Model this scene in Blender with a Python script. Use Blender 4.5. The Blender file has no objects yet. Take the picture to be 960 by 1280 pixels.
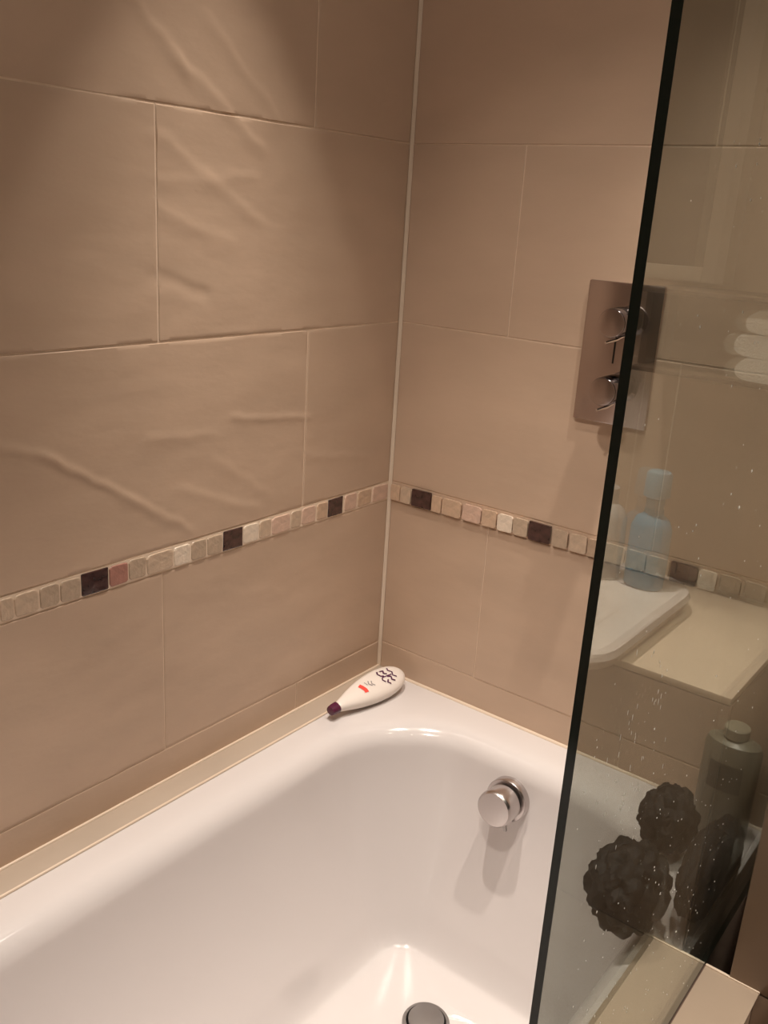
import bpy, bmesh, math, random
from mathutils import Vector, Matrix, noise
# ------------------------------------------------------------------ camera, world, lights, exposure
# world frame: bath corner at x=0,y=0; left wall is x=0, tap wall is y=0; z=0 is the foot of the mosaic band
S = bpy.context.scene
C = S.collection
FLOOR, CEIL = -0.92, 1.38
cam_d = bpy.data.cameras.new('camera'); cam = bpy.data.objects.new('camera', cam_d); C.objects.link(cam)
R3 = Matrix(((0.7860227, -0.235483, 0.57159083), (0.61533227, 0.20910376, -0.76002751), (0.05945176, 0.94911715, 0.3092606)))
cam.matrix_world = Matrix.Translation((1.00771457, -1.35342926, 0.52168545)) @ R3.to_4x4()
cam_d.sensor_fit = 'VERTICAL'; cam_d.sensor_height = 24; cam_d.lens = 24*1146.2/1280
cam_d.clip_start = 0.02
S.camera = cam
S.view_settings.view_transform = 'Standard'; S.view_settings.look = 'None'
S.view_settings.gamma = 1; S.view_settings.use_curve_mapping = False
S.view_settings.exposure = 0.0
W = bpy.data.worlds.new('world'); S.world = W; W.use_nodes = True
W.node_tree.nodes['Background'].inputs[0].default_value = (1, .8, .66, 1)
W.node_tree.nodes['Background'].inputs[1].default_value = 0.02
WARM = (1.0, 0.895, 0.785)
# (x, y, [(watts, cone degrees, blend), ...]): each fitting throws a narrow reflector beam and a weak wide spill
LAMPS = [(0.25, -0.465, None, [(15, 50, .22), (62, 45, 1.0)]),
         (0.66, -0.25, None, [(58, 54, 1.0), (.6, 150, .9)]),
         (0.62, -1.15, (.40, 0, -.06), [(40, 54, 1.0), (.5, 150, .9)]),     # added tilted fitting that brightens the middle of the tap wall
         (0.42, -1.22, None, [(92, 56, 1.0)]),
         (1.22, -0.44, None, [(100, 60, 1.0), (2.0, 150, .9)]),
         (1.10, -1.05, None, [(55, 60, 1.0), (1.5, 150, .9)]),
         (1.72, -1.30, None, [(50, 62, 1.0), (3.0, 150, .9)])]
for x, y, aim, beams in LAMPS:
    for w, ang, bl in beams:
        d = bpy.data.lights.new('downlight_beam', 'SPOT'); d.energy = w; d.color = WARM
        d.spot_size = math.radians(ang); d.spot_blend = bl; d.shadow_soft_size = 0.022
        o = bpy.data.objects.new('downlight_beam', d); o.location = (x, y, CEIL-0.012); C.objects.link(o)
        if aim and ang < 100: o.rotation_euler = (Vector(aim)-o.location).to_track_quat('-Z', 'Y').to_euler()

# ------------------------------------------------------------------ helpers
def lin(c): 
    f = lambda v: v/12.92 if v <= .04045 else ((v+.055)/1.055)**2.4
    return tuple(f(v/255) for v in c) + (1,)
def mat(name, col, rough=.5, metal=0, var=0, scale=8, bump=0, bscale=30, ior=1.5, coat=0, stretch=(1,1,1), col2=None, world=False):
    m = bpy.data.materials.new(name); m.use_nodes = True
    n = m.node_tree.nodes; l = m.node_tree.links; b = n['Principled BSDF']
    b.inputs['Base Color'].default_value = (*col[:3], 1); b.inputs['Roughness'].default_value = rough
    b.inputs['Metallic'].default_value = metal; b.inputs['IOR'].default_value = ior
    if coat: b.inputs['Coat Weight'].default_value = coat; b.inputs['Coat Roughness'].default_value = .05
    if world: co = n.new('ShaderNodeNewGeometry').outputs['Position']
    else: co = n.new('ShaderNodeTexCoord').outputs['Object']
    mp = n.new('ShaderNodeMapping'); mp.inputs['Scale'].default_value = stretch; l.new(co, mp.inputs[0])
    if var or col2:
        t = n.new('ShaderNodeTexNoise'); t.inputs['Scale'].default_value = scale; t.inputs['Detail'].default_value = 5
        l.new(mp.outputs[0], t.inputs['Vector'])
        r = n.new('ShaderNodeValToRGB'); r.color_ramp.elements[0].position = .3; r.color_ramp.elements[1].position = .7
        c2 = col2[:3] if col2 else tuple(min(1, v*(1+var)) for v in col[:3])
        c1 = col[:3] if col2 else tuple(v*(1-var) for v in col[:3])
        r.color_ramp.elements[0].color = (*c1, 1); r.color_ramp.elements[1].color = (*c2, 1)
        l.new(t.outputs[0], r.inputs[0]); l.new(r.outputs[0], b.inputs['Base Color'])
    if bump:
        t = n.new('ShaderNodeTexNoise'); t.inputs['Scale'].default_value = bscale; t.inputs['Detail'].default_value = 6
        l.new(mp.outputs[0], t.inputs['Vector'])
        bm = n.new('ShaderNodeBump'); bm.inputs['Strength'].default_value = bump; bm.inputs['Distance'].default_value = .004
        l.new(t.outputs[0], bm.inputs['Height']); l.new(bm.outputs[0], b.inputs['Normal'])
    return m
TILE = mat('beige_slate_effect_tile', (.57,.415,.305), .42, var=.055, scale=5, bump=.36, bscale=9, stretch=(1,1,2.4), world=True)
GROUT = mat('cream_grout', (.78,.62,.48), .85, var=.05, scale=60, bump=.2, bscale=300)
SEAL = mat('cream_sealant', (.74,.60,.47), .4)
TRIMM = mat('cream_tile_trim', (.47,.385,.31), .3, var=.04, scale=6)
ENAMEL = mat('white_bath_enamel', (.70,.655,.645), .14, coat=.6)
CERAMIC = mat('white_basin_ceramic', (.80,.72,.67), .12, coat=.5)
CHROME = mat('chrome', (.72,.69,.68), .10, metal=1)
SATIN = mat('satin_chrome_plate', (.50,.43,.41), .20, metal=1)
BRUSHED = mat('brushed_steel', (.36,.34,.33), .38, metal=1, bump=.05, bscale=200)
DARKGAP = mat('dark_shade_and_lines', (.02,.018,.016), .6)
PAINT = mat('tan_wall_paint', (.40,.32,.24), .7, var=.02, bump=.05, bscale=120)
CEILM = mat('ceiling_paint', (.50,.46,.42), .8, bump=.05, bscale=90)
FLOORM = mat('brown_floor_tile', (.16,.11,.08), .4, var=.15, scale=6, bump=.2, bscale=12)
def obj(name, bm, m, parent=None, loc=None, smooth=True, sharp=.7):
    me = bpy.data.meshes.new(name)
    bmesh.ops.recalc_face_normals(bm, faces=bm.faces)
    if smooth:
        for f in bm.faces: f.smooth = True
        for e in bm.edges:
            if len(e.link_faces) == 2 and e.calc_face_angle(0) > sharp: e.smooth = False
    if loc is not None: bmesh.ops.translate(bm, verts=bm.verts, vec=-Vector(loc))
    bm.to_mesh(me); bm.free()
    for x in (m if isinstance(m, (list, tuple)) else [m]): me.materials.append(x)
    o = bpy.data.objects.new(name, me); C.objects.link(o)
    if loc is not None: o.location = loc
    if parent is not None:
        o.parent = parent
        o.matrix_parent_inverse = Matrix.Identity(4)
        o.location = Vector(loc or (0,0,0)) - world_loc(parent)
    return o
def world_loc(o):
    v = Vector(o.location)
    while o.parent: o = o.parent; v = v + Vector(o.location)
    return v
def root(name, label, cat, loc, group=None):
    o = bpy.data.objects.new(name, None); C.objects.link(o); o.location = loc; o.empty_display_size = .05
    o['label'] = label; o['category'] = cat
    if group: o['group'] = group
    return o
def struct(o): o['kind'] = 'structure'; return o
def box(bm, a, b, bev=0, seg=2):
    r = bmesh.ops.create_cube(bm, size=1)
    for v in r['verts']:
        v.co = Vector([a[i] + (b[i]-a[i])*(v.co[i]+.5) for i in range(3)])
    if bev:
        es = list({e for v in r['verts'] for e in v.link_edges})
        bmesh.ops.bevel(bm, geom=es, offset=bev, segments=seg, affect='EDGES', profile=.5)
    return bm
def B(*a, **k): return box(bmesh.new(), *a, **k)
def loft(rings, cap0=True, cap1=True, bm=None):
    bm = bm or bmesh.new()
    vs = [[bm.verts.new(p) for p in r] for r in rings]
    n = len(vs[0])
    for a, b in zip(vs, vs[1:]):
        for i in range(n):
            bm.faces.new((a[i], a[(i+1) % n], b[(i+1) % n], b[i]))
    if cap0: bm.faces.new(vs[0][::-1])
    if cap1: bm.faces.new(vs[-1])
    return bm
def lathe(prof, c, axis=(0,0,1), n=48, bm=None):
    ax = Vector(axis).normalized(); q = Vector((0,0,1)).rotation_difference(ax)
    rings = [[Vector(c) + q @ Vector((r*math.cos(2*math.pi*i/n), r*math.sin(2*math.pi*i/n), h)) for i in range(n)] for r, h in prof]
    return loft(rings, prof[0][0] > 1e-6, prof[-1][0] > 1e-6, bm)
def rrect(x0, x1, y0, y1, r, z, n=16, sag=0):
    pts = []
    for cx, cy, a0 in ((x1-r, y1-r, 0), (x0+r, y1-r, 90), (x0+r, y0+r, 180), (x1-r, y0+r, 270)):
        for i in range(n+1):
            a = math.radians(a0 + 90*i/n)
            pts.append(Vector((cx + r*math.cos(a), cy + r*math.sin(a), z)))
    return pts
def tube(pts, r, n=10, bm=None):
    rings = []
    for i, p in enumerate(pts):
        p = Vector(p); a = Vector(pts[max(0, i-1)]); b = Vector(pts[min(len(pts)-1, i+1)])
        q = Vector((0,0,1)).rotation_difference((b-a).normalized())
        rr = r[i] if isinstance(r, (list, tuple)) else r
        rings.append([p + q @ Vector((rr*math.cos(2*math.pi*k/n), rr*math.sin(2*math.pi*k/n), 0)) for k in range(n)])
    return loft(rings, bm=bm)

# ------------------------------------------------------------------ room shell
RX, RY = 2.15, -1.76
floor = struct(obj('floor', B((-.12, RY-.1, FLOOR-.08), (RX+.1, .12, FLOOR)), FLOORM, smooth=False))
ceiling = struct(obj('ceiling', B((-.12, RY-.1, CEIL), (RX+.1, .12, CEIL+.08)), CEILM, smooth=False))
wall_left = struct(obj('wall_left', B((-.12, RY, FLOOR), (-.0012, 0, CEIL)), GROUT, smooth=False))
wall_back = struct(obj('wall_back', B((-.12, .0012, FLOOR), (RX, .12, CEIL)), GROUT, smooth=False))
wall_right = struct(obj('wall_right', B((RX, RY, FLOOR), (RX+.1, .12, CEIL)), PAINT, smooth=False))
wall_front = struct(obj('wall_front', B((-.12, RY-.1, FLOOR), (RX+.1, RY, CEIL)), PAINT, smooth=False))

# ridges in the cleft face of the left wall's tiles: (u0,z0,u1,z1,height,width), u = distance from corner
RIDGES = [(.72,.205,.60,.125,.0030,.0055),(.60,.125,.50,.060,.0022,.009),(.79,.235,.72,.205,.0020,.008),
          (.54,.425,.47,.405,-.0026,.010),(.54,.51,.42,.47,.0013,.014),(.54,.60,.36,.50,.0016,.014),(.54,.545,.38,.56,.0012,.012),
          (.60,.77,.50,.69,.0022,.012),(.50,.69,.36,.60,.0024,.013),(.45,.74,.33,.65,.0015,.012),
          (.56,.205,.45,.195,.0012,.010),(.40,.215,.25,.195,.0022,.007),(.50,.12,.36,.06,.0016,.012),(.44,.15,.33,.08,.0010,.012),
          (.24,.13,.08,.10,.0010,.01),(.50,-.05,.30,-.10,.0008,.015),(.80,-.12,.60,-.06,.0008,.02)]
def relief(u, z):
    h = .0008*noise.noise(Vector((u*5, z*11, 3.1))) + .0005*noise.noise(Vector((u*14+z*9, z*26, 7.7)))
    for u0, z0, u1, z1, a, w in RIDGES:
        dx, dz = u1-u0, z1-z0; L2 = dx*dx+dz*dz
        t = max(0, min(1, ((u-u0)*dx+(z-z0)*dz)/L2))
        wob = .006*noise.noise(Vector((u*30, z*30, a*900)))
        d = math.hypot(u-u0-dx*t, z-z0-dz*t)
        sd = ((u-u0)*dz-(z-z0)*dx)/math.sqrt(L2) + wob
        k = math.exp(-(sd/w)**2) if sd < 0 else math.exp(-(sd/(w*.45))**2)
        e = math.exp(-max(0, d-abs((u-u0)*dz-(z-z0)*dx)/math.sqrt(L2))**2/(.015**2))
        h += .62*a*k*e
    return h
JA, JB = .0013, .0009   # half a joint
TH = .006
def wall_tile(parent, plane, u0, u1, z0, z1, fine, seed):
    J = JA if plane == 'x' and z1 > 0.01 else JB
    u0 += J; u1 -= J; z0 += J; z1 -= J
    rnd = random.Random(seed)
    lift = rnd.uniform(-.0003, .0004); 
    bm = bmesh.new()
    if fine: nu, nz = max(2, int((u1-u0)/.0048)), max(2, int((z1-z0)/.0048))
    else: nu, nz = max(2, int((u1-u0)/.12)), max(2, int((z1-z0)/.12))
    us = [u0] + [u0+.0012 + (u1-u0-.0024)*i/nu for i in range(nu+1)] + [u1]
    zs = [z0] + [z0+.0012 + (z1-z0-.0024)*i/nz for i in range(nz+1)] + [z1]
    g = []
    for i, u in enumerate(us):
        row = []
        for j, z in enumerate(zs):
            edge = i in (0, len(us)-1) or j in (0, len(zs)-1)
            h = (relief(u, z) if fine else .0004*noise.noise(Vector((u*6+20, z*9, seed)))) + lift
            if edge: h = lift - .0007
            h = max(h, -.0008)
            row.append(bm.verts.new((h, -u, z) if plane == 'x' else (u, -h, z)))
        g.append(row)
    for i in range(len(us)-1):
        for j in range(len(zs)-1):
            bm.faces.new((g[i][j], g[i+1][j], g[i+1][j+1], g[i][j+1]))
    rim = [g[i][0] for i in range(len(us))] + [g[-1][j] for j in range(1, len(zs))] + \
          [g[i][-1] for i in range(len(us)-2, -1, -1)] + [g[0][j] for j in range(len(zs)-2, 0, -1)]
    back = [bm.verts.new((-TH, v.co.y, v.co.z) if plane == 'x' else (v.co.x, TH, v.co.z)) for v in rim]
    for i in range(len(rim)):
        k = (i+1) % len(rim); bm.faces.new((rim[i], rim[k], back[k], back[i]))
    bm.faces.new(back)
    c = (0, -(u0+u1)/2, (z0+z1)/2) if plane == 'x' else ((u0+u1)/2, 0, (z0+z1)/2)
    return obj('tile', bm, TILE, parent, c, sharp=.50 if fine else .22)
ROWS = [(-.92, -.60, 1), (-.60, -.30, 0), (-.30, -.0, 1), (.037, .337, 0), (.337, .637, 1), (.637, .937, 0), (.937, 1.237, 1), (1.237, 1.38, 0)]
def splits(off, end):
    xs = [0.004]; x = off
    while x < end-.03: xs.append(x); x += .6
    return xs + [end]
seed = 1
for z0, z1, odd in ROWS:
    xs = splits(.546 if odd else .246, -RY)
    for a, b in zip(xs, xs[1:]):
        seed += 1
        wall_tile(wall_left, 'x', a, b, max(z0, FLOOR+.001), z1, (a < .9 and -.35 < z0 < .9), seed)
    xs = splits(.225 if odd else .525, RX)
    for a, b in zip(xs, xs[1:]):
        seed += 1
        wall_tile(wall_back, 'y', a, b, max(z0, FLOOR+.001), z1, False, seed)
# mosaic band, one object per stone
def stone(n, c, rough=.35, **k): return mat('mosaic_'+n, c, rough, var=.13, scale=2.2, bump=.35, bscale=5, **k)
MS = {'d': mat('mosaic_dark_marble', lin((40,24,24)), .10, scale=2.6, col2=lin((88,60,56)), bump=.15, bscale=6, coat=.6, stretch=(1,1,1)),
      'b': stone('beige', (.60,.455,.335)), 'g': stone('greige', (.52,.395,.29)), 'w': stone('cream', (.82,.69,.56), .2),
      'p': stone('rose', (.42,.20,.155)), 't': stone('tan', (.62,.44,.31)), 'k': stone('pinkish', (.68,.475,.37)), 'n': stone('brown', (.42,.30,.21))}
_sm = {}
def stone_mesh(kind, var):
    if (kind, var) in _sm: return _sm[(kind, var)]
    rnd = random.Random(var*13 + ord(kind))
    n, r = 4, .16
    if kind == 'd': r = .05
    base = rrect(-.5, .5, -.5, .5, r, 0, n)
    base = [Vector((p.x*(1+rnd.uniform(-.03, .03)), p.y*(1+rnd.uniform(-.03, .03)), 0)) for p in base]
    rings = []
    for s, h in ((1, -.0055), (1, -.0010), (.97, -.0002), (.90, .0002)):
        rings.append([Vector((p.x*s, p.y*s, h)) for p in base])
    bm = loft(rings, cap0=True, cap1=True)
    bmesh.ops.recalc_face_normals(bm, faces=bm.faces)
    me = bpy.data.meshes.new('mosaic_tile'); bm.to_mesh(me); bm.free()
    for f in me.polygons: f.use_smooth = False
    me.materials.append(MS[kind]); _sm[(kind, var)] = me
    return me
def mosaic(parent, plane, a, b, kind, i):
    rnd = random.Random(i*7+3)
    o = bpy.data.objects.new('mosaic_tile', stone_mesh(kind, i % 3)); C.objects.link(o); o.parent = parent
    u = (a+b)/2; z = .0185 + rnd.uniform(-.0006, .0006); w = abs(b-a)-.0004; hgt = (.0325 if kind == 'd' else .0300)
    o.scale = (w, hgt, 1)
    if plane == 'x': m = Matrix(((0,0,1),(1,0,0),(0,1,0)))     # local x -> +y, local y -> z, normal -> +x
    else: m = Matrix(((-1,0,0),(0,0,-1),(0,1,0)))               # local x -> -x, local y -> z, normal -> -y
    o.rotation_euler = (m @ Matrix.Rotation(rnd.uniform(-.02, .02), 3, 'Z')).to_euler()
    pr = .0012 if kind != 'd' else .0014
    o.location = Vector((pr, -u, z) if plane == 'x' else (u, -pr, z)) - world_loc(parent)
    return o
MG = mat('pale_mosaic_grout', (.86,.70,.55), .8)
obj('grout_strip', B((-.0012, RY+.001, .0012), (-.0002, -.004, .0362)), MG, wall_left, smooth=False)
obj('grout_strip', B((.005, .0004, .0012), (RX-.001, .0012, .0362)), mat('tan_mosaic_grout', (.64,.47,.35), .8), wall_back, smooth=False)
A = [(.8012,.783,'b'),(.7813,.7478,'b'),(.746,.7172,'g'),(.7153,.6847,'g'),(.6834,.6399,'d'),(.6386,.6071,'p'),(.6056,.5758,'g'),(.5744,.5264,'b'),
     (.5248,.4938,'w'),(.4913,.4616,'g'),(.4599,.4291,'g'),(.4274,.3855,'d'),(.3837,.3503,'w'),(.3484,.3216,'b'),(.3196,.2759,'k'),(.2738,.2491,'b'),
     (.247,.2119,'k'),(.2087,.1812,'t'),(.179,.1392,'d'),(.1346,.1003,'k'),(.0967,.0576,'t'),(.0538,.0071,'k')]
Bm = [(.0072,.0292,'t'),(.031,.0547,'b'),(.057,.1009,'d'),(.1031,.1246,'t'),(.1268,.1676,'t'),(.1719,.2104,'k'),(.2125,.2428,'t'),
      (.2448,.2754,'w'),(.2774,.3058,'g'),(.3073,.3495,'d'),(.3543,.3825,'g'),(.3858,.4171,'b'),(.4189,.4400,'n'),(.442,.484,'b'),(.486,.520,'g'),(.522,.5585,'b')]
cyc = [(.0,.042,'d'),(.0445,.072,'w'),(.0745,.108,'g'),(.1105,.145,'b'),(.1475,.180,'g'),(.1825,.214,'t'),(.2165,.2475,'b')]
i = 0
for a, b, k in A: i += 1; mosaic(wall_left, 'x', a, b, k, i)
for u0 in (.8035, 1.0535, 1.3035, 1.5535):
    for a, b, k in [c for c in cyc[1:]] + [(.2035+.0465, .2035+.0465, None)]:
        if k and u0+b-.04 < 1.74: i += 1; mosaic(wall_left, 'x', u0+a-.042, u0+b-.042, k, i)
    if u0 + .25 < 1.74: i += 1; mosaic(wall_left, 'x', u0+.2075, u0+.2475, 'd', i)
for a, b, k in Bm: i += 1; mosaic(wall_back, 'y', a, b, k, i)
for q in range(6):
    for a, b, k in cyc:
        u0 = .561 + .25*q
        if u0+b < RX-.01: i += 1; mosaic(wall_back, 'y', u0+a, u0+b, k, i)

# sealant bead in the corner, strip along the bath, bead on the tap wall
corner_prof = [(.0, .0), (.0050, .0), (.0042, -.0012), (.0026, -.0026), (.0012, -.0042), (.0, -.0050)]
struct(obj('trim_1', loft([[Vector((x, y, z)) for x, y in corner_prof] for z in (-.356, 1.379)]), SEAL))
ZR = -.362      # bath rim
strip = [(.0, -.0), (.0, .0050), (.0035, .0062), (.0390, .0050), (.0425, .0040), (.0430, .0)]
t2 = struct(obj('trim_2', loft([[Vector((x, y, ZR+h)) for x, h in strip] for y in (-.0, -1.70)]), TRIMM))
bead = lambda x, z, r: [(x + r*math.cos(math.radians(a)), z + r*math.sin(math.radians(a))) for a in range(0, 360, 45)]
obj('sealant_bead', loft([[Vector((x, y, z)) for x, z in bead(.0012, ZR+.0066, .0026)] for y in (-.001, -1.70)]), SEAL, t2)
obj('sealant_bead', loft([[Vector((x, y, z)) for x, z in bead(.0432, ZR+.0018, .0024)] for y in (-.001, -1.70)]), SEAL, t2)
struct(obj('trim_3', loft([[Vector((x, -y, z)) for y, z in [(-.001, ZR), (.0040, ZR), (.0032, ZR+.0015), (.0018, ZR+.003), (-.001, ZR+.004)]] for x in (.043, .79)]), SEAL))

# ------------------------------------------------------------------ bath
bath = root('bath', 'white glossy enamel bath fitted in the tiled corner', 'bath', (.395, -.85, FLOOR))
N = 16
X0, X1, Y0, Y1 = .003, .775, -1.70, -.003
rings = [rrect(X0, X1, Y0, Y1, .01, FLOOR+.12, N), rrect(X0, X1, Y0, Y1, .01, ZR-.003, N), rrect(X0, X1, Y0, Y1, .01, ZR-.0008, N), rrect(X0+.0008, X1-.0008, Y0+.0008, Y1-.0008, .01, ZR, N), rrect(X0+.004, X1-.004, Y0+.004, Y1-.004, .01, ZR, N)]
# inner opening: ix0..ix1, iy0..iy1
ix0, ix1, iy0, iy1, ir = .100, .708, -1.60, -.082, .185
rings.append(rrect(ix0-.035, ix1+.02, iy0-.03, iy1+.030, ir+.02, ZR+.0005, N))
for k in range(1, 9):      # rolled lip
    a = math.pi/2*k/8; o_ = .045*math.sin(a); d = .040*(1-math.cos(a))
    rings.append(rrect(ix0-.022+o_, ix1+.014-o_*.62, iy0-.02+o_, iy1+.022-o_*.9, ir+.01-o_*.3, ZR-d, N))
bx0, bx1, by0, by1, br = .236, .590, -1.36, -.205, .05
zb = -.765
tx0, tx1, ty0, ty1, tr = ix0+.023, ix1-.014, iy0+.025, iy1-.0185, ir-.0035
for k in range(1, 8):
    t = k/8; e = .74*(.12*t + .88*t**1.6)
    L = lambda a, b: a+(b-a)*e*1.0
    rings.append(rrect(L(tx0, bx0), L(tx1, bx1), L(ty0, by0), L(ty1, by1), L(tr, br), ZR-.040 + (zb+.040-(ZR-.040))*t, N))
for k in range(1, 9):
    a = math.pi/2*k/8
    u = k/8; s = .62 + .38*u
    L = lambda p, q: p+(q-p)*s
    rings.append(rrect(L(tx0, bx0)+.0*k, L(tx1, bx1), L(ty0, by0), L(ty1, by1), L(tr, br), zb + .082*(1-u)**1.9, N))
dc = Vector((.384, -.318, zb))
rings.append([Vector((p.x+(dc.x-p.x)*.15, p.y+(dc.y-p.y)*.15, zb-.0015)) for p in rings[-1]])
rings.append([Vector((p.x+(dc.x-p.x)*.55, p.y+(dc.y-p.y)*.55, zb-.003)) for p in rings[-2]])
rings.append([Vector((dc.x+.052*math.cos(2*math.pi*(j+.5)/len(rings[0])), dc.y+.052*math.sin(2*math.pi*(j+.5)/len(rings[0])), zb-.005)) for j in range(len(rings[0]))])
shell = obj('tub_shell', loft(rings, cap0=False, cap1=True), ENAMEL, bath)
md = shell.modifiers.new('s', 'SUBSURF'); md.levels = md.render_levels = 1
# waste in the floor
w = lathe([(.040, -.004), (.040, .001), (.0385, .0035), (.034, .0040), (.0325, .001), (.0325, -.004)], (dc.x, dc.y, zb), n=56)
waste = obj('waste_flange', w, BRUSHED, bath)
obj('waste_plug', lathe([(.0305, -.002), (.0305, .0075), (.0290, .0100), (.024, .0112), (0, .0118)], (dc.x, dc.y, zb), n=56), BRUSHED, waste)
# overflow filler: wall flange, shadow gap, big round cap and small lever
oc = Vector((.382, -.110, -.434)); ax = Vector((0.02, -1, .10)).normalized()
fl = lathe([(.0385, -.016), (.0385, .008), (.0370, .0105), (.0270, .0110)], oc, ax, 64)
SOFTC = mat('soft_chrome', (.60,.56,.55), .24, metal=1)
flange = obj('overflow_flange', fl, SOFTC, bath)
obj('shadow_ring', lathe([(.0262, .010), (.0262, .022)], oc, ax, 48), DARKGAP, flange)  # near-black ring painted as the shade between flange and cap
obj('overflow_cap', lathe([(.0300, .0165), (.0322, .0175), (.0326, .044), (.0318, .0500), (.0290, .0530), (.018, .0542), (0, .0545)], oc, ax, 64), SOFTC, bath)
lv = B((-.0028, -.003, -.019), (.0028, .003, 0), .001)
bmesh.ops.rotate(lv, verts=lv.verts, cent=(0,0,0), matrix=Matrix.Rotation(math.radians(-12), 3, 'Y'))
bmesh.ops.translate(lv, verts=lv.verts, vec=oc + ax*.030 + Vector((.012, 0, -.026)))
obj('overflow_lever', lv, BRUSHED, bath)

# ------------------------------------------------------------------ side boxing with ledge, glass screen
GX, GT = .795, .0066       # screen: outer face on GX+.004
boxing = struct(obj('trim_4', B((.777, -1.70, FLOOR), (.862, -.3415, -.3622)), TILE, smooth=False))
obj('ledge_board', B((.7245, -1.70, -.3618), (.866, -.3405, -.358), .0010), mat('tan_ledge_board', (.40,.31,.235), .3, var=.04, scale=6), boxing)
obj('edge_bead', B((.7990, -.3415, -.3600), (.8665, -.3375, -.3560), .0010), SEAL, boxing)
obj('edge_bead', B((.7245, -.3415, -.3600), (.7910, -.3375, -.3560), .0010), SEAL, boxing)
glass_m = bpy.data.materials.new('clear_screen_glass'); glass_m.use_nodes = True
nt = glass_m.node_tree; n = nt.nodes; l = nt.links; n.clear()
out = n.new('ShaderNodeOutputMaterial'); mx = n.new('ShaderNodeMixShader'); tr_ = n.new('ShaderNodeBsdfTransparent'); gl = n.new('ShaderNodeBsdfGlossy')
geo = n.new('ShaderNodeNewGeometry'); mm = n.new('ShaderNodeMapRange'); fr = n.new('ShaderNodeFresnel')
mm.inputs['To Min'].default_value = 1.58; mm.inputs['To Max'].default_value = 1/1.58     # the exit face is met from inside the slab
l.new(geo.outputs['Backfacing'], mm.inputs['Value']); l.new(mm.outputs[0], fr.inputs['IOR']); l.new(fr.outputs[0], mx.inputs[0])
tr_.inputs[0].default_value = (.775, .795, .765, 1); gl.inputs['Roughness'].default_value = 0.012; gl.inputs[0].default_value = (.97, 1, .97, 1)
l.new(tr_.outputs[0], mx.inputs[1]); l.new(gl.outputs[0], mx.inputs[2])
# thin limescale film
film = n.new('ShaderNodeBsdfDiffuse'); film.inputs[0].default_value = (.7, .66, .58, 1)
tc = n.new('ShaderNodeTexCoord'); mp = n.new('ShaderNodeMapping'); mp.inputs['Scale'].default_value = (1, 9, 1.6); nz = n.new('ShaderNodeTexNoise'); nz.inputs['Scale'].default_value = 3; nz.inputs['Detail'].default_value = 6
mr = n.new('ShaderNodeMapRange'); mr.inputs['From Min'].default_value = .35; mr.inputs['From Max'].default_value = .75; mr.inputs['To Min'].default_value = .004; mr.inputs['To Max'].default_value = .035
l.new(tc.outputs['Object'], mp.inputs[0]); l.new(mp.outputs[0], nz.inputs['Vector']); l.new(nz.outputs[0], mr.inputs['Value'])
m2 = n.new('ShaderNodeMixShader'); l.new(mr.outputs[0], m2.inputs[0]); l.new(mx.outputs[0], m2.inputs[1]); l.new(film.outputs[0], m2.inputs[2]); l.new(m2.outputs[0], out.inputs[0])
EDGE = mat('dark_green_glass_edge', (.004,.010,.008), .12)
screen = root('shower_screen', 'clear frameless glass bath screen with a dark green edge, spotted with water drops', 'shower screen', (GX, -.42, -.355))
GY0 = -.847
pb = B((GX-GT/2, GY0, -.3568), (GX+GT/2, -.004, 1.12))
for f in pb.faces: f.material_index = 0 if abs(f.normal.x) > .9 else 1
pane = obj('glass_pane', pb, [glass_m, EDGE], screen, smooth=False)
obj('bottom_seal', B((GX-.0045, GY0, -.3580), (GX+.0045, -.3405, -.3569), .0003), mat('brown_seal', (.10,.06,.045), .5), screen)
obj('wall_profile', B((GX-.009, -.0085, -.352), (GX+.009, -.0008, 1.12), .001), CHROME, screen)
# water drops on the room-side face, uncountable
DROP = mat('limescale_sparkle_drop', (.95,.92,.86), .12)  # limescale specks whose bright sparkle is put into the near-white colour
rnd = random.Random(5); bm = bmesh.new()
def drop(y, z, r, h=1.0, side=1):
    m = Matrix.Translation((GX + side*(GT/2+.00005), y, z)) @ Matrix.Diagonal((r*.45, r, r*h, 1))
    bmesh.ops.create_icosphere(bm, subdivisions=1, radius=1, matrix=m)
for y, z, r in [(-.574,.302,.0019),(-.604,.320,.0012),(-.556,.331,.0016),(-.680,.311,.001),(-.687,.58,.0012),(-.685,.545,.001),(-.466,.273,.0014),(-.696,.141,.0012),(-.51,-.189,.0014)]:
    drop(y, z, r)
for _ in range(150):
    y = rnd.uniform(-.82, -.36); z = rnd.uniform(-.34, .62)
    drop(y, z, rnd.uniform(.0004, .0010), rnd.uniform(.9, 1.6))
for _ in range(60):     # run marks low on the pane
    y = rnd.gauss(-.735, .035); z = rnd.gauss(.145, .05)
    drop(y, z, rnd.uniform(.0003, .0006), rnd.uniform(1.5, 6))
for _ in range(90):
    y = rnd.uniform(-.74, -.36); z = rnd.uniform(-.32, .05)
    drop(y, z, rnd.uniform(.0004, .0009), rnd.uniform(.9, 1.8))
dr = obj('water_drops', bm, DROP, screen); dr['kind'] = 'stuff'

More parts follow.
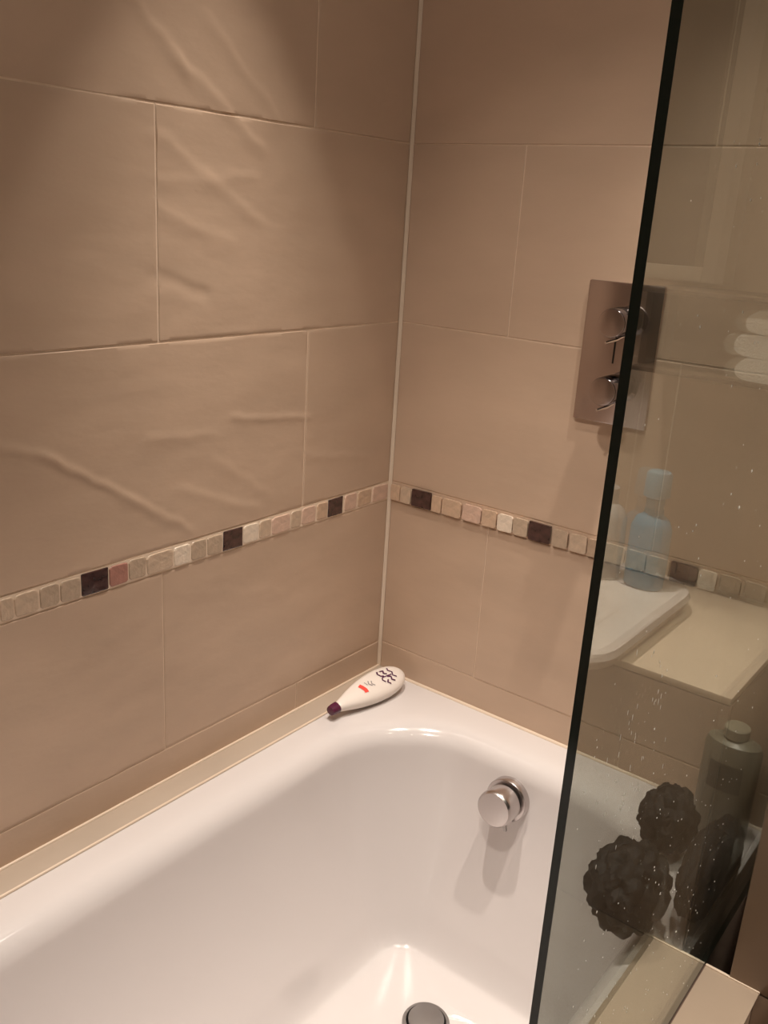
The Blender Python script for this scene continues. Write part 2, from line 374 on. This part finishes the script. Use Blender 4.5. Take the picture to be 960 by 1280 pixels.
# ------------------------------------------------------------------ shower mixer on the tap wall
DARKREFL = mat('chrome_dark_reflection', (.20,.18,.19), .10, metal=1)  # dark room mirrored in the knob barrels, put into the metal's colour
mix = root('shower_mixer', 'rectangular chrome thermostatic shower plate with two stacked round knobs', 'shower valve', (.426, 0, .335))
obj('backplate', B((.365, -.0095, .227), (.487, -.0012, .444), .0022), SATIN, mix)
for zc, lab in ((.390, 'upper'), (.290, 'lower')):
    c = (.444, -.0095, zc)
    k = obj('knob', lathe([(.0235, 0), (.0235, .005), (.0180, .007), (.0180, .030), (.0215, .033), (.0215, .074), (.0208, .0765), (.0200, .0772)], c, (0,-1,0), 48), DARKREFL, mix)
    obj('knob_face', lathe([(.0202, .0768), (.0200, .0776), (.0185, .0780), (0, .0782)], c, (0,-1,0), 48), SATIN, k)
    obj('dark_reflection_band', lathe([(.0212, .034), (.0219, .035), (.0219, .060), (.0212, .061)], c, (0,-1,0), 48), mat('dark_reflection_metal', (.05,.045,.05), .15, metal=1), k)  # dark band painted round the barrel for the same dark reflection
    obj('lever_pin', tube([(c[0]+.006, -.050, zc-.019), (c[0]+.002, -.066, zc-.025), (c[0]-.006, -.084, zc-.029)], [.0032, .0026, .0022]), CHROME, k)
obj('guide_line', B((.4195, -.0106, .322), (.4215, -.0093, .358)), DARKGAP, mix)
obj('guide_line', B((.4505, -.0106, .322), (.4520, -.0093, .358)), DARKGAP, mix)

# ------------------------------------------------------------------ shampoo bottle lying on the corner of the rim
SW = mat('white_bottle_plastic', (.84,.76,.70), .28)
PURP = mat('purple_print', lin((88,44,78)), .35); RED = mat('coral_print', lin((235,80,70)), .35); GREYP = mat('grey_print', lin((150,140,140)), .4)
sb = root('shampoo_bottle', 'white teardrop shampoo bottle with purple print lying in the bath corner', 'bottle', (.075, -.12, ZR))
# local frame: +X along the bottle from the cap to the base, +Z up
sax = Vector((.06, 1, .03)).normalized(); sup = (Vector((.38, -.18, 1)) - sax*Vector((.38, -.18, 1)).dot(sax)).normalized(); ssd = sup.cross(sax)
s0 = Vector((.0665, -.2110, ZR+.0215))
def SP(a, b, c): return s0 + sax*a + ssd*b + sup*c
prof = [(.000,.0085,.0085),(.012,.0105,.0095),(.03,.0165,.0125),(.055,.0235,.0155),(.085,.0292,.0175),(.115,.0318,.0180),(.14,.0305,.0175),(.160,.0265,.0160),(.174,.0195,.0130),(.1825,.0110,.0085),(.1855,.004,.0035)]
def supel(a, w, t, n=28):
    r = []
    for k in range(n):
        th = 2*math.pi*k/n; c, s = math.cos(th), math.sin(th)
        r.append(SP(a, w*math.copysign(abs(c)**.9, c), t*math.copysign(abs(s)**.72, s)))
    return r
body = obj('bottle_body', loft([supel(*q) for q in prof]), SW, sb)
mdd = body.modifiers.new('s', 'SUBSURF'); mdd.levels = mdd.render_levels = 1
CAPM = mat('plum_cap_plastic', lin((84,30,58)), .25)
cp = obj('cap', loft([supel(-.0150, .0050, .0050), supel(-.0142, .0085, .0080), supel(-.008, .0098, .0092), supel(.0035, .0104, .0097), supel(.0040, .0085, .0080)]), CAPM, sb)
def wid(a):
    for (a0, w0, t0), (a1, w1, t1) in zip(prof, prof[1:]):
        if a0 <= a <= a1:
            f = (a-a0)/(a1-a0); return w0+(w1-w0)*f, t0+(t1-t0)*f
    return prof[-1][1:]
def on(a, b, off=.0004):
    w, t = wid(a); s = min(.999, abs(b)/w); c = (1-s**(2/.9))**.5 if s < 1 else 0
    return SP(a, b, t*(c**.72) + off)
def stroke(pts, w, m, name='printed_mark'):
    bm = bmesh.new(); P = []
    for i in range(len(pts)-1):
        for k in range(4): P.append((pts[i][0]+(pts[i+1][0]-pts[i][0])*k/4, pts[i][1]+(pts[i+1][1]-pts[i][1])*k/4))
    P.append(pts[-1]); L = []
    for i, p in enumerate(P):
        a = P[max(0, i-1)]; b = P[min(len(P)-1, i+1)]; d = math.hypot(b[0]-a[0], b[1]-a[1]) or 1
        nx, ny = -(b[1]-a[1])/d*w/2, (b[0]-a[0])/d*w/2
        L.append((bm.verts.new(on(p[0]+nx, p[1]+ny, .0006)), bm.verts.new(on(p[0]-nx, p[1]-ny, .0006))))
    for a, b in zip(L, L[1:]): bm.faces.new((a[0], a[1], b[1], b[0]))
    return obj(name, bm, m, body)
PURS = [([(.152,-.010),(.146,-.004),(.151,.003),(.146,.010),(.150,.016)], .0030),([(.142,-.016),(.136,-.011),(.140,-.005),(.132,-.001)], .0032),
        ([(.137,.004),(.131,.008),(.136,.014),(.128,.016)], .0034),([(.128,-.018),(.123,-.012),(.129,-.008)], .0030),([(.127,.002),(.121,.005),(.118,.012),(.123,.018)], .0034),
        ([(.120,-.010),(.116,-.004),(.120,.000)], .0026),([(.145,-.001),(.120,.001)], .0022)]
for pts, w_ in PURS: stroke(pts, w_, PURP)
for pts, w_ in [([(.094,-.006),(.090,.000),(.094,.006)], .0018), ([(.088,-.004),(.084,.003),(.088,.009)], .0018), ([(.080,.002),(.079,.010)], .0014)]: stroke(pts, w_, GREYP)
for pts, w_ in [([(.068,-.010),(.069,-.004),(.067,.004),(.065,.010)], .0085)]: stroke(pts, w_, RED, 'printed_patch')

# ------------------------------------------------------------------ things on the rim behind the glass
NET = mat('black_net', (.006,.0045,.0045), .7, var=.3, scale=60, bump=.5, bscale=200)
def puff(name, label, c, r, sx=1, sy=1, sz=1, seed=0, lob=1.0, m=NET):
    bm = bmesh.new(); bmesh.ops.create_icosphere(bm, subdivisions=5, radius=1)
    for v in bm.verts:
        d = v.co.normalized()
        ds, _ = noise.voronoi(d*2.6 + Vector((seed*3.1, 0, 0)))
        e = min(1, ds[0]*1.05)
        rr = 1 - .30*lob*e*e + .025*noise.noise(d*14+Vector((0, seed, 0))) + .018*math.sin(30*(ds[1]-ds[0]))*lob
        v.co = Vector((d.x*rr*r*sx, d.y*rr*r*sy, d.z*rr*r*sz))
    zmin = min(v.co.z for v in bm.verts)
    bmesh.ops.translate(bm, verts=bm.verts, vec=(0, 0, -zmin))
    o = root(name, label, 'bath puff', (c[0], c[1], c[2]))
    bmesh.ops.translate(bm, verts=bm.verts, vec=c)
    obj('netting', bm, m, o)
    cord = [(c[0]+.02*math.cos(t*1.2), c[1]+.012*math.sin(t*1.6), c[2]+r*sz*1.70+.012*math.sin(t)) for t in [k*.4 for k in range(9)]]
    obj('hanging_cord', tube(cord, .0014, 6), m, o)
    return o
puff('bath_puff', 'large black ruffled bath puff behind the glass, nearest the screen edge', (.6860, -.342, ZR), .061, .90, 1.15, 1.06, 1)
puff('bath_puff', 'smaller black ruffled bath puff behind the glass, highest of the dark puffs', (.668, -.152, ZR), .050, .9, 1.1, 1.1, 2)
puff('bath_puff', 'black ruffled bath puff in the dark gap beside the foot of the glass', (.7560, -.228, ZR), .050, .66, 2.15, 1.25, 3, .6)
# pale bottle with a dark label square
pbm = root('lotion_bottle', 'pale lotion bottle with a dark square label standing behind the wet glass', 'bottle', (.715, -.048, ZR))
rs = [(.034,0),(.037,.004),(.037,.150),(.034,.160),(.022,.166),(.016,.168)]
pal = mat('pale_bottle_plastic', (.22,.20,.15), .3)
bm = loft([[Vector((.715+w_*1.15*math.cos(2*math.pi*k/32), -.048+w_*.72*math.sin(2*math.pi*k/32), ZR+h)) for k in range(32)] for w_, h in rs])
lb = obj('bottle_body', bm, pal, pbm)
obj('cap', lathe([(.018,.168),(.019,.169),(.019,.183),(.017,.185)], (.715, -.048, ZR), n=32), mat('beige_cap', (.36,.32,.24), .3), pbm)
bm = bmesh.new(); vs = []
for k in range(9):
    a = math.radians(-125 + 70*k/8)
    vs.append([bm.verts.new((.715+.0432*math.cos(a), -.048+.0272*math.sin(a), ZR+h)) for h in (.085, .130)])
for a, b in zip(vs, vs[1:]): bm.faces.new((a[0], b[0], b[1], a[1]))
obj('label', bm, mat('dark_label', (.05,.055,.045), .4), pbm)

# ------------------------------------------------------------------ right of the screen: boxed ledge, basin and what stands there (seen in the glass)
BX0, BX1, BY = .828, 2.149, -.340
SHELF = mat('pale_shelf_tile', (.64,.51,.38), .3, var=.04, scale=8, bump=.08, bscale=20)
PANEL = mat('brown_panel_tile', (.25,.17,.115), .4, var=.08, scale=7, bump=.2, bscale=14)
led = root('boxed_ledge', 'tiled box with pale top shelf, standing against the wall beside the glass screen', 'ledge', (1.48, -.17, FLOOR))
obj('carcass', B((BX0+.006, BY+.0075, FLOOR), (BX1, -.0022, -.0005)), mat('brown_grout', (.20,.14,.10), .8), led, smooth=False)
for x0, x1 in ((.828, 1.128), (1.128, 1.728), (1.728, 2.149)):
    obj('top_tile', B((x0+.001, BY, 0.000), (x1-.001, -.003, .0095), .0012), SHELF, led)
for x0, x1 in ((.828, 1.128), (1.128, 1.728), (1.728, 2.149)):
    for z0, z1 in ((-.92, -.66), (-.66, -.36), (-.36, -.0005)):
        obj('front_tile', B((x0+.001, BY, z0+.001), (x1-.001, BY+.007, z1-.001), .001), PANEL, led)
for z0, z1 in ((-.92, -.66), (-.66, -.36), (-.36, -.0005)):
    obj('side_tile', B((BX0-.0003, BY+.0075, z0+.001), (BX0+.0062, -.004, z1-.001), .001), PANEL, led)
obj('sealant_bead', B((BX0, -.006, .009), (BX1, .0, .0145), .0015), SEAL, led)
# basin
bs = root('wash_basin', 'white square basin with rounded corners, reflected in the glass screen', 'basin', (1.26, -.30, .0095))
def rr2(i, z, r): return rrect(.957+i, 1.52-i, -.435+i, -.088-i, r, z, 10)
rings = [rr2(.055, .0100, .03), rr2(.03, .0102, .04), rr2(.006, .018, .06), rr2(0, .032, .06), rr2(.003, .0400, .06), rr2(.010, .0420, .055)]
ins = lambda i, z, r: rrect(1.005+i, 1.48-i, -.400+i, -.200-i, r, z, 10)
rings += [ins(0, .0415, .07), ins(.008, .037, .07), ins(.02, .026, .06), ins(.05, .018, .04), ins(.08, .0145, .012)]
obj('bowl', loft(rings), CERAMIC, bs)
tapm = root('basin_tap', 'chrome basin mixer tap at the back of the white basin', 'tap', (1.25, -.15, .0422))
obj('tap_body', lathe([(.026, 0), (.026, .006), (.021, .009), (.020, .11), (.018, .115), (0, .117)], (1.25, -.15, .0422)), CHROME, tapm)
obj('spout', tube([(1.25, -.165, .12), (1.25, -.22, .125), (1.25, -.27, .118), (1.25, -.275, .105)], [.012, .012, .011, .010], 16), CHROME, tapm)
obj('lever', B((1.245, -.20, .155), (1.255, -.145, .160), .0015), CHROME, tapm)
# blue pump bottle
BLUE = mat('blue_clear_plastic', (.13,.38,.56), .15); BLUE.node_tree.nodes['Principled BSDF'].inputs['Transmission Weight'].default_value = .25
def soap_bottle(x, y, z, label, m1, m2, s=1.0, cap=True, group=None):
    r = root('soap_bottle', label, 'bottle', (x, y, z))
    rs = [(.022,0),(.0245,.003),(.0255,.05),(.0250,.090),(.020,.103),(.012,.110),(.0115,.118)]
    bm = loft([[Vector((x+a*1.18*math.cos(2*math.pi*k/32)*s, y+a*.85*math.sin(2*math.pi*k/32)*s, z+h*s)) for k in range(32)] for a, h in rs])
    obj('bottle_body', bm, m1, r)
    obj('collar', lathe([(.0125*s, .118*s), (.013*s, .119*s), (.013*s, .132*s), (.011*s, .134*s)], (x, y, z), n=24), m2, r)
    if cap:
        obj('cap', lathe([(.016*s, .1345*s), (.0185*s, .136*s), (.0175*s, .168*s), (.015*s, .171*s), (0, .1715*s)], (x, y, z), n=24), m2, r)
    return r
soap_bottle(1.020, -.160, .0422, 'blue translucent capped soap bottle on the basin corner', BLUE, mat('pale_blue_cap', (.20,.34,.42), .3), .98)
GREYB = mat('grey_clear_plastic', (.50,.48,.46), .2); 
soap_bottle(1.085, -.165, .0422, 'pale grey translucent bottle beside the blue soap bottle on the basin', GREYB, GREYB, 1.0, False)
# wall shelf with towels, mirror cabinet above the basin
WOOD = mat('brown_shelf_board', (.09,.055,.035), .4, var=.15, scale=12, stretch=(1,8,8))
ts = root('towel_shelf', 'two-tier brown wall shelf reflected in the glass, holding pale folded towels', 'shelf', (.98, -.05, .335))
for z in (.335, .442): obj('shelf_board', B((.845, -.125, z), (1.10, -.0012, z+.006), .001), WOOD, ts)
for x in (.845, 1.090): obj('bracket', B((x, -.10, .3415), (x+.010, -.0012, .4418), .001), WOOD, ts)
TOW = mat('cream_towelling', (.80,.74,.66), .95, bump=.7, bscale=400)
tz = .3413
for k, (wd, lab) in enumerate((( .098, 'bottom of the three cream folded towels on the wall shelf'), (.104, 'middle one of the three cream folded towels on the wall shelf'), (.092, 'topmost of the three cream folded towels on the wall shelf'))):
    r = root('folded_towel', lab, 'towel', (.905, -.062, tz), 'folded towels on the wall shelf')
    x1 = .862+wd; rings = []
    for j in range(15):
        y = -.118 + .112*j/14
        ring = []
        for q in range(28):
            th = 2*math.pi*q/28; c, s = math.cos(th), math.sin(th)
            px = (.862+x1)/2 + (wd/2)*math.copysign(abs(c)**.45, c); pz = tz+.0152 + .0150*math.copysign(abs(s)**.75, s)
            f = .0022*noise.noise(Vector((px*40, y*60, k*5))) + .0016*math.sin(px*170 + y*120 + k)
            pz += f*(1 if s > 0 else .0)
            ring.append(Vector((px + .003*noise.noise(Vector((k, y*30, 1))), y, min(pz, tz+.0302))))
        rings.append(ring)
    obj('towel_fold', loft(rings), TOW, r)
    tz += .0304
mc = root('mirror_cabinet', 'wall mirror in a pale frame above the basin, reflected in the glass', 'mirror', (1.3, -.02, .48))
FR = mat('pale_frame', (.55,.46,.36), .35)
mz0, mz1, mx0, mx1 = .456, 1.12, 1.016, 1.75
obj('frame_upright', B((mx0, -.045, mz0), (mx0+.032, -.0012, mz1), .0015), FR, mc)
obj('frame_upright', B((mx1-.032, -.045, mz0), (mx1, -.0012, mz1), .0015), FR, mc)
obj('frame_rail', B((mx0+.0325, -.045, mz0), (mx1-.0325, -.0012, mz0+.02), .0015), FR, mc)
obj('frame_rail', B((mx0+.0325, -.045, mz1-.02), (mx1-.0325, -.0012, mz1), .0015), FR, mc)
obj('mirror_glass', B((mx0+.0325, -.036, mz0+.0205), (mx1-.0325, -.0012, mz1-.0205)), mat('mirror_silver', (.32,.31,.29), .02, metal=1), mc, smooth=False)

# ------------------------------------------------------------------ ceiling downlights
EM = bpy.data.materials.new('lamp_face'); EM.use_nodes = True
e = EM.node_tree.nodes; e.clear(); em = e.new('ShaderNodeEmission'); em.inputs[0].default_value = (*WARM, 1); em.inputs[1].default_value = 60
oo = e.new('ShaderNodeOutputMaterial'); EM.node_tree.links.new(em.outputs[0], oo.inputs[0])
WHERE = ['nearest the left wall, over the bath', 'over the shower mixer', 'added and tilted to brighten the tap wall', 'over the middle of the bath', 'above the basin', 'over the floor beside the bath', 'farthest from the bath']
for (x, y, aim, a), w_ in zip(LAMPS, WHERE):
    r = root('downlight', 'round recessed ceiling downlight ' + w_, 'ceiling light', (x, y, CEIL), 'ceiling downlights')
    obj('bezel', lathe([(.026, -.0005), (.026, -.004), (.040, -.006), (.043, -.003), (.043, -.0002)], (x, y, CEIL), n=40), CHROME, r)
    obj('lamp_glass', lathe([(.0255, -.0022), (.0255, -.0030), (0, -.0030)], (x, y, CEIL), n=32), EM, r)
